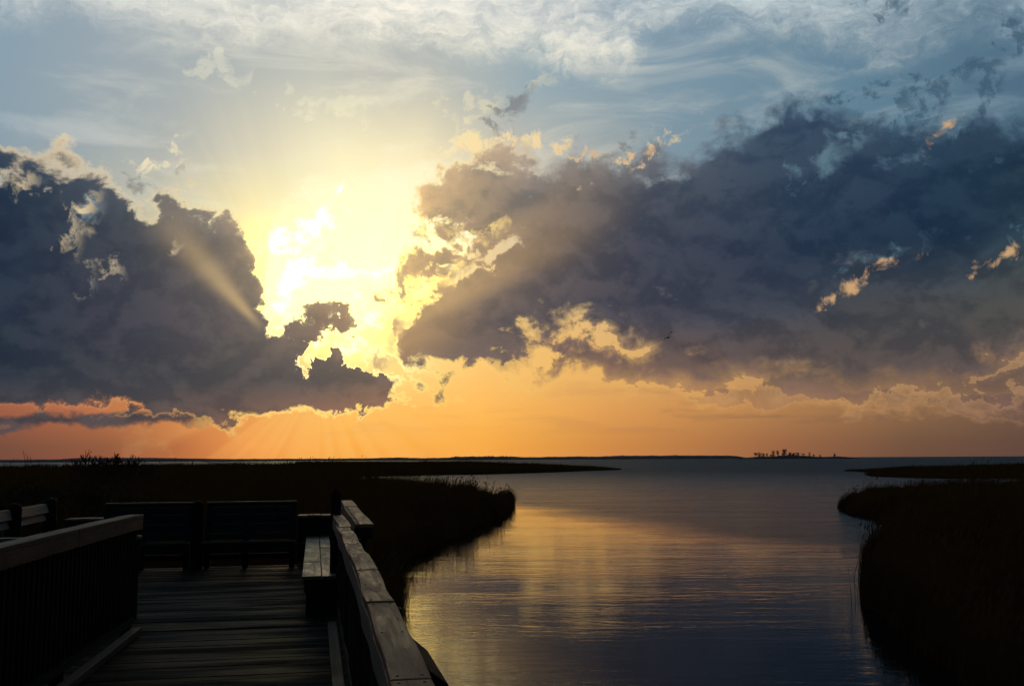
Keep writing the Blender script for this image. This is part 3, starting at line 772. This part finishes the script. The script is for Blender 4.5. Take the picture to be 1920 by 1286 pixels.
def ragged(poly, seed):
    out = []; d_all = np.hypot(*np.array(poly).T)
    for i, (x, y) in enumerate(resample(poly, .9)):
        d = min(math.hypot(x, y), 120); a = .006*d+.08
        nx = mnoise.noise(Vector((x*.33, y*.33, seed)))+.6*mnoise.noise(Vector((x*1.1, y*1.1, seed+4)))
        ny = mnoise.noise(Vector((x*.33, y*.33, seed+9)))+.6*mnoise.noise(Vector((x*1.1, y*1.1, seed+13)))
        out.append((x+nx*a, y+ny*a))
    return out
near_left_r = ragged(near_left, 1.5); right_near_r = ragged(right_near, 6.5)
for p_ in (near_left_r, far_left, right_near_r, right_far): bank(p_)

def inside(poly, X, Y):
    c = np.zeros(len(X), bool); n = len(poly)
    for i in range(n):
        x1, y1 = poly[i]; x2, y2 = poly[i-1]
        t = ((y1 > Y) != (y2 > Y)) & (X < (x2-x1)*(Y-y1)/((y2-y1) or 1e-9)+x1); c ^= t
    return c
def edist(poly, X, Y):
    d = np.full(len(X), 1e9)
    for i in range(len(poly)):
        a = np.array(poly[i-1]); b = np.array(poly[i]); ab = b-a; L = max((ab**2).sum(), 1e-9)
        t = np.clip(((X-a[0])*ab[0]+(Y-a[1])*ab[1])/L, 0, 1)
        d = np.minimum(d, np.hypot(X-(a[0]+t*ab[0]), Y-(a[1]+t*ab[1])))
    return d
def vnoise(X, Y, s, seed):
    """cheap value noise on a lattice"""
    g_ = np.random.default_rng(seed).random((256, 256)); x = X/s; y = Y/s
    xi = np.floor(x).astype(int); yi = np.floor(y).astype(int); fx = x-xi; fy = y-yi
    fx = fx*fx*(3-2*fx); fy = fy*fy*(3-2*fy); A = lambda i, j: g_[(xi+i) % 256, (yi+j) % 256]
    return (A(0, 0)*(1-fx)+A(1, 0)*fx)*(1-fy)+(A(0, 1)*(1-fx)+A(1, 1)*fx)*fy
def grass(poly, n, hmin, hmax, label, cat='marsh grass', seed=1, dmin=8, edge_frac=.25, tall=.02, wk=.00042, plume=1.7, hfun=None):
    rg = np.random.default_rng(seed); P = np.array(poly)
    az = np.arctan2(P[:, 0], P[:, 1]); d = np.hypot(P[:, 0], P[:, 1])
    a0, a1 = max(az.min(), -.62), min(az.max(), .62); d0, d1 = max(d.min(), dmin), d.max()
    Xs, Ys = [], []; got = 0; m = int(n*(1-edge_frac))
    while got < m:
        A = rg.uniform(a0, a1, m*2); Dd = np.exp(rg.uniform(math.log(d0), math.log(d1), m*2))
        X = np.sin(A)*Dd; Y = np.cos(A)*Dd; k = inside(poly, X, Y)
        Xs.append(X[k]); Ys.append(Y[k]); got += int(k.sum())
    X = np.concatenate(Xs)[:m]; Y = np.concatenate(Ys)[:m]
    # extra stems along the visible shore
    e = np.array(resample(poly, .35)); e = e[(np.hypot(e[:, 0], e[:, 1]) > d0*.9) & (np.abs(np.arctan2(e[:, 0], e[:, 1])) < .62)]
    wgt = 1/np.hypot(e[:, 0], e[:, 1]); idx = rg.choice(len(e), int(n*edge_frac), p=wgt/wgt.sum())
    sp = .10 + .0012*np.hypot(e[idx, 0], e[idx, 1])
    X = np.concatenate([X, e[idx, 0]+rg.normal(0, 1, len(idx))*sp]); Y = np.concatenate([Y, e[idx, 1]+rg.normal(0, 1, len(idx))*sp])
    c_, s_ = math.cos(TH), math.sin(TH); lx = X*c_+Y*s_; ly = -X*s_+Y*c_
    k = ~(((lx > -5.6) & (lx < .95) & (ly > 10.6) & (ly < 18.9)) | ((lx > -2.9) & (lx < .7) & (ly < 12)))
    X = X[k]; Y = Y[k]
    D = np.hypot(X, Y); N = len(X)
    ed = edist(poly, X, Y); out = ~inside(poly, X, Y)
    H = (hmin+(hmax-hmin)*(.6*vnoise(X, Y, 1.6, seed)+.4*vnoise(X, Y, 9, seed+5)))*rg.uniform(.7, 1.2, N)
    H *= (.62+.75*vnoise(X, Y, .9+D.mean()*.012, seed+21)**1.5)*np.clip(.6+ed*.12, 0, 1); H = np.where(out, H*.85, H)
    pl = rg.random(N) < .3
    t = rg.random(N) < tall*(.3+1.6*vnoise(X, Y, 5, seed+9)); H = np.where(t, H*rg.uniform(1.25, plume, N), H)
    if hfun is not None: H = H*hfun(X, Y)
    H = np.minimum(H, 2.95+rg.normal(0, .1, N))
    W = np.maximum(.007, D*wk)*rg.uniform(.7, 1.3, N); W = np.where(t, W*.7, W)
    lean = rg.normal(0.15, .15, N)*H; lean2 = rg.normal(0, .12, N)*H
    ca = rg.uniform(-.6, .6, N) - np.arctan2(X, Y)
    wx, wy = np.cos(ca)*W/2, np.sin(ca)*W/2
    V = np.zeros((N, 5, 3), np.float32)
    V[:, 0] = np.stack([X-wx, Y-wy, 0*X-.02], 1); V[:, 1] = np.stack([X+wx, Y+wy, 0*X-.02], 1)
    mx, my = X+lean*.35, Y+lean2*.35
    V[:, 2] = np.stack([mx+wx*.8, my+wy*.8, H*.6], 1); V[:, 3] = np.stack([mx-wx*.8, my-wy*.8, H*.6], 1)
    V[:, 4] = np.stack([X+lean, Y+lean2, H], 1)
    # plumes: the tall stems carry a small nodding head
    ti = np.where(t & pl)[0]; PV = np.zeros((len(ti), 4, 3), np.float32)
    tip = V[ti, 4]; hw = np.maximum(.014, D[ti]*wk*.7)
    PV[:, 0] = tip + np.stack([0*hw, 0*hw, -.02+0*hw], 1); PV[:, 2] = tip+np.stack([hw*1.2+.05, 0*hw, .13+hw*1.5], 1)
    PV[:, 1] = tip+np.stack([hw*.9+.02, 0*hw, .04+hw*.3], 1); PV[:, 3] = tip+np.stack([-hw*.3+.01, 0*hw, .06+hw*.6], 1)
    b = (np.arange(N)*5)[:, None]
    quads = (b+np.array([0, 1, 2, 3])).ravel(); tris = (b+np.array([3, 2, 4])).ravel()
    pq = ((np.arange(len(ti))*4)[:, None]+N*5+np.arange(4)).ravel()
    co_ = np.concatenate([V.reshape(-1, 3), PV.reshape(-1, 3)])
    loops = np.concatenate([quads, pq, tris]).astype(np.int32); nq = N+len(ti)
    starts = np.concatenate([np.arange(nq)*4, nq*4+np.arange(N)*3]).astype(np.int32)
    me = bpy.data.meshes.new('marsh_grass'); me.vertices.add(len(co_)); me.vertices.foreach_set('co', co_.ravel())
    me.loops.add(len(loops)); me.loops.foreach_set('vertex_index', loops)
    me.polygons.add(len(starts)); me.polygons.foreach_set('loop_start', starts)
    me.update(calc_edges=True)
    return tag(link('marsh_grass', me, M_GRASS), label, cat, None, 'stuff')
grass(near_left_r, 230000, .95, 1.75, 'dark brown reeds behind and beside the platform, ending in a ragged point in the creek', seed=3, dmin=12, tall=.13, plume=1.6)
grass(far_left, 110000, .9, 1.5, 'low dark marsh grass stretching left to right across the middle distance to a thin spit', seed=4, dmin=40, tall=.012, plume=2.0,
      hfun=lambda X, Y: np.clip((np.interp(X, [-20, 26], [1.25, .55])), 0, 2) * np.interp(np.hypot(X, Y), [80, 200], [1.0, 1.25]))
grass(right_near_r, 180000, .85, 1.6, 'black mass of marsh grass on the near right bank of the creek', seed=5, dmin=8, tall=.06,
      hfun=lambda X, Y: np.interp(Y, [12, 24, 45, 70], [1.1, 1.1, .95, .95]))
grass(right_far, 45000, .75, 1.0, 'low spit of marsh grass in the right distance behind the near bank', seed=6, dmin=40, tall=.004,
      hfun=lambda X, Y: np.interp(X, [70, 90, 140], [.5, 1.0, 1.5]))

# ------------------------------------------------------------------ far shore and island
def shore_mesh(name, pts, y, depth, m):
    """a long low mass: ragged top line at distance y, with real depth behind it"""
    V = []; Fc = []
    for i, (x, h) in enumerate(pts):
        V += [(x, y, -.5), (x, y, max(h*.55, .05)), (x, y+depth*.15, h), (x, y+depth, h*.8), (x, y+depth, -.5)]
    for i in range(len(pts)-1):
        a = i*5; b = a+5
        for k in range(4): Fc.append((a+k, a+k+1, b+k+1, b+k))
    me = bpy.data.meshes.new(name); me.from_pydata(V, [], Fc); me.update(); return me
def prof(keys, d, step, seed, rough, h2px):
    out = []; rg = random.Random(seed)
    x0, x1 = keys[0][0], keys[-1][0]; n = int((x1-x0)/step)
    kx = [k[0] for k in keys]; kh = [k[1] for k in keys]
    for i in range(n+1):
        p_ = x0+(x1-x0)*i/n; h = float(np.interp(p_, kx, kh))
        r_ = mnoise.noise(Vector((p_*.09, seed, 0)))*.5+mnoise.noise(Vector((p_*.3, seed, 2)))*.35+rg.uniform(-.3, .3)
        h = max(.15, h*(1+rough*r_))
        out.append(((p_-960)/F*d, h*d/F*h2px+EYE*0))
    return out
# heights in photo pixels above the horizon line
d1 = 3200.0
tag(link('ground', shore_mesh('ground', prof([(-400, 1.2), (-50, 1.6), (200, 2.0), (600, 1.5), (900, 1.6), (1150, 2.2), (1400, 1.8), (1440, .3)], 3900, 4, 2, .15, 1), 3900, 900, M_FAR_HAZED), M_FAR_HAZED), kind='structure')
tag(link('far_woods', shore_mesh('far_woods', prof([(-400, 4.2), (0, 5.0), (100, 5.4), (130, 7.6), (260, 7.2), (330, 5.6), (420, 4.2), (600, 4.0), (680, 4.2), (740, 5.5), (780, 4.0), (835, 4.5), (850, 6.6), (950, 6.8), (985, 4.6), (1040, 5.2), (1090, 5.6), (1125, 5.0), (1160, 6.4), (1330, 6.0), (1385, 5.0), (1405, 1.0)], 4000, 1.5, 5, .28, 1), 4000, 600, M_FAR_HAZED), M_FAR_HAZED),
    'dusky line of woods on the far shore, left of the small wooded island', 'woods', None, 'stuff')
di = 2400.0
tag(link('ground', shore_mesh('ground', prof([(1404, .6), (1412, 2.6), (1430, 4.6), (1460, 4.2), (1480, 6.4), (1500, 5.6), (1520, 4.4), (1545, 2.8), (1570, 3.6), (1596, 2.6), (1606, .5)], di, 1.5, 8, .35, 1), di, 120, M_FAR_HAZED), M_FAR_HAZED), kind='structure')

def crown_mesh(h, w, kind, rg):
    """clumps of small leaf faces round a few limbs; flat-topped pine or narrow one"""
    V = []; Fc = []
    nc = 16 if kind == 'flat' else 12
    for c in range(nc):
        if kind == 'flat': cz = h*rg.uniform(.30, .98)**.8; cx = w*rg.uniform(-.42, .42); cy = w*rg.uniform(-.4, .4); s_ = h*.10
        else: cz = h*rg.uniform(.30, 1.0); cx = w*rg.uniform(-.32, .32)*(1.25-cz/h); cy = w*rg.uniform(-.3, .3)*(1.25-cz/h); s_ = h*.10
        for k in range(26):
            p_ = Vector((cx, cy, cz))+Vector((rg.gauss(0, s_), rg.gauss(0, s_), rg.gauss(0, s_*.6)))
            q = Vector((rg.uniform(-1, 1), rg.uniform(-1, 1), rg.uniform(-1, 1))).normalized(); u = q.orthogonal().normalized()*s_*.35; v = q.cross(u)
            n = len(V); V += [tuple(p_-u), tuple(p_+v), tuple(p_+u), tuple(p_-v)]; Fc.append((n, n+1, n+2, n+3))
    me = bpy.data.meshes.new('crown'); me.from_pydata(V, [], Fc); me.update(); return me
def tree(pxx, toppx, wpx, kind, label, d=di+20, seed=1):
    rg = random.Random(seed); k = d/F; base = 2.5*k; h = toppx*1.15*k-base*.4; w = wpx*k
    X = (pxx-960)/F*d
    r = empty('pine_tree', (X, d, base*.4)); tag(r, label, 'tree', 'trees on the small distant island')
    mb = MB(); mb.tube([(0, 0, -1), (rg.uniform(-.4, .4), 0, h*.5), (rg.uniform(-.8, .8), 0, h*.92)], [.035*h, .026*h, .008*h], 6)
    for j in range(4):
        z = h*(.5+.1*j); a = rg.uniform(0, 6.28); mb.tube([(0, 0, z), (math.cos(a)*w*.35, math.sin(a)*w*.35, z+h*.1)], [.014*h, .005*h], 4)
    link('trunk', mb.mesh('trunk'), M_TWIG, r); link('crown', crown_mesh(h, w, kind, rg), M_FAR_HAZED, r)
TR = [(1413, 9.5, 10, 'flat', 'leftmost flat-topped tree on the island, leaning out over its tip'),
      (1420, 9.8, 8, 'flat', 'flat-topped tree second from the island\'s left tip'),
      (1427, 9.3, 7, 'flat', 'dense rounded tree third from the island\'s left tip'),
      (1434, 8.5, 4, 'thin', 'thin bare-looking tree fourth from the island\'s left tip'),
      (1441, 8.0, 5, 'thin', 'short thin tree left of the first tall spire on the island'),
      (1446, 12.5, 5, 'thin', 'narrow spire-like tree, first of the three tall ones on the island'),
      (1454, 12.0, 7, 'thin', 'stout leaning spire tree, middle one of the three tall ones on the island'),
      (1463, 9.5, 6, 'thin', 'rounded tree just left of the island\'s tallest tree'),
      (1467, 15.0, 7, 'flat', 'tallest tree on the island, crown on a bare trunk'),
      (1476, 10.5, 9, 'flat', 'broad tree immediately right of the island\'s tallest tree'),
      (1484, 10.5, 9, 'flat', 'broad tree in the middle of the island\'s dense grove'),
      (1491, 9.5, 7, 'flat', 'flat-topped tree at the right end of the island\'s dense grove'),
      (1501, 8.2, 9, 'flat', 'low rounded tree right of the island\'s dense grove'),
      (1513, 9.0, 6, 'thin', 'upright tree on the island\'s low right shoulder'),
      (1521, 6.5, 7, 'flat', 'very low bush-like tree on the island\'s right shoulder'),
      (1533, 6.8, 4, 'thin', 'last small tree before the bare right stretch of the island'),
      (1560, 8.6, 4, 'thin', 'lone spindly tree standing apart on the bare right stretch of the island')]
for i, (a, b_, c, k, lb_) in enumerate(TR): tree(a, b_, c*.8, k, lb_, seed=i+2)

# ------------------------------------------------------------------ shrubs at the left
def twig_shrub(name, base, h, spread, seed, label, levels=5, r0=.03, leaves=0, group=None, n0=6):
    rg = random.Random(seed); mb = MB(); tips = []
    def grow(p, d, L, r_, lev):
        q = p + d*L; mid = p + d*L*.5 + Vector((rg.uniform(-1, 1), rg.uniform(-1, 1), rg.uniform(-.3, .6)))*L*.09
        mb.tube([p, mid, q], [r_, r_*.85, r_*.68], 5 if lev > 2 else 3)
        if lev == 0: tips.append(q); return
        for _ in range(rg.choice((2, 3, 3)) if lev > 1 else 3):
            nd = (d + Vector((rg.uniform(-1, 1), rg.uniform(-1, 1), rg.uniform(-.35, .8)))*.62).normalized()
            grow(q, nd, L*rg.uniform(.62, .86), max(r_*.72, .014), lev-1)
        tips.append(q)
    for k in range(n0):
        a = rg.uniform(0, 6.28); d = Vector((math.cos(a)*spread, math.sin(a)*spread, 1)).normalized()
        grow(Vector((math.cos(a)*.08, math.sin(a)*.08, 0)), d, h*.27, r0, levels-1)
    zs = max(t.z for t in tips); f_ = h/zs
    mb.v = [(x*f_, y*f_, z*f_) for x, y, z in mb.v]
    r = empty(name, base); tag(r, label, 'shrub', group)
    link('branches', mb.mesh('branches'), M_TWIG, r)
    if leaves:
        V = []; Fc = []
        for t in tips:
            for _ in range(leaves):
                p_ = t*f_ + Vector((rg.gauss(0, 1), rg.gauss(0, 1), rg.gauss(0, 1)))*h*.05
                q = Vector((rg.uniform(-1, 1), rg.uniform(-1, 1), rg.uniform(-1, 1))).normalized(); u = q.orthogonal().normalized()*.035; v = q.cross(u)*.5
                n = len(V); V += [tuple(p_-u), tuple(p_+v), tuple(p_+u), tuple(p_-v)]; Fc.append((n, n+1, n+2, n+3))
        me = bpy.data.meshes.new('leaves'); me.from_pydata(V, [], Fc); me.update(); link('leaves', me, M_LEAF, r)
    return r
X, Y, Z = atd(207, 842, 46); twig_shrub('bare_shrub', (X, Y, 0), Z, .40, 11, 'tall bare twiggy shrub rising above the left horizon', 6, .045, 0, n0=7)
X, Y, Z = atd(135, 905, 24); twig_shrub('leafy_shrub', (X, Y, 0), Z, .55, 5, 'dark leafy shrub behind the taller post of the left bench', 5, .02, 9, 'dark shrubs behind the left bench')
X, Y, Z = atd(30, 915, 23); twig_shrub('leafy_shrub', (X, Y, 0), Z, .7, 8, 'dark leafy shrub at the left edge above the pale bench back', 5, .02, 9, 'dark shrubs behind the left bench')
X, Y, Z = atd(57, 845, 70)
rs = MB(); rg = random.Random(4)
for k in range(3):
    dx = (k-1)*.12; rs.tube([(dx, 0, 0), (dx*1.5+.05, 0, Z*.55), (dx*2-.25, 0, Z*(1-.05*k))], [.02, .018, .010], 4)
    for j in range(5): z = Z*(.78+.04*j)*(1-.05*k); rs.tube([(dx*2-.15, 0, z), (dx*2+.1-.1*j, 0, z+.14)], [.012, .005], 3)
tag(rs.obj('reed_stalk', M_TWIG, None, centre=False), 'single spindly stalk poking above the horizon near the left edge', 'reed').location = (X, Y, 0)

# ------------------------------------------------------------------ the gull
def gull():
    d = 95.0; X, Y, Z = atd(1252.5, 633, d); u = 1.5*d/F      # metres per photo pixel there
    r = empty('gull', (X, Y, Z)); tag(r, 'small dark gull banking in flight below the right cloud bank', 'bird')
    mb = MB()                                             # body, head and tail as one surface
    pts = [(-.20, .30, -.02), (-.12, .18, 0), (-.02, .02, 0), (.04, -.10, .01), (.07, -.17, .03), (.09, -.21, .03), (.10, -.25, .02)]
    rad = [.012, .035, .062, .055, .036, .034, .008]
    mb.tube([(a+.03, b_, c) for a, b_, c in pts], rad, 10)
    n = len(mb.v)
    mb.v += [(-.17, .30, -.02), (-.30, .38, -.03), (-.22, .46, -.03), (-.13, .34, -.02), (-.17, .30, -.005), (-.30, .38, -.02), (-.22, .46, -.02), (-.13, .34, -.005)]
    mb.f += [(n, n+1, n+2, n+3), (n+7, n+6, n+5, n+4), (n, n+4, n+5, n+1), (n+1, n+5, n+6, n+2), (n+2, n+6, n+7, n+3), (n+3, n+7, n+4, n)]
    me = mb.mesh('body')
    for p_ in me.polygons: p_.use_smooth = True
    link('body', me, M_TWIG, r)
    def wing(path, chords):
        w = MB(); rows = []
        for (x, z), c in zip(path, chords):
            y0 = .04-c*.35; y1 = .04+c*.65
            rows.append([(x*u, y0, z*u), (x*u+.0, y0+c*.3, z*u+.03), (x*u, y1, z*u), (x*u, y0+c*.3, z*u-.012)])
        w.sweep(rows); link('wing', w.mesh('wing'), M_TWIG, r)
    wing([(.2, .2), (-1.5, 0.2), (-3.2, -.6), (-4.6, -2.0), (-5.6, -4.0), (-6.3, -6.6)], [.26, .28, .26, .21, .15, .03])
    wing([(.6, .4), (1.3, 2.2), (1.9, 4.6), (3.2, 6.0), (4.6, 6.8), (6.0, 7.6)], [.26, .26, .22, .18, .12, .03])
gull()
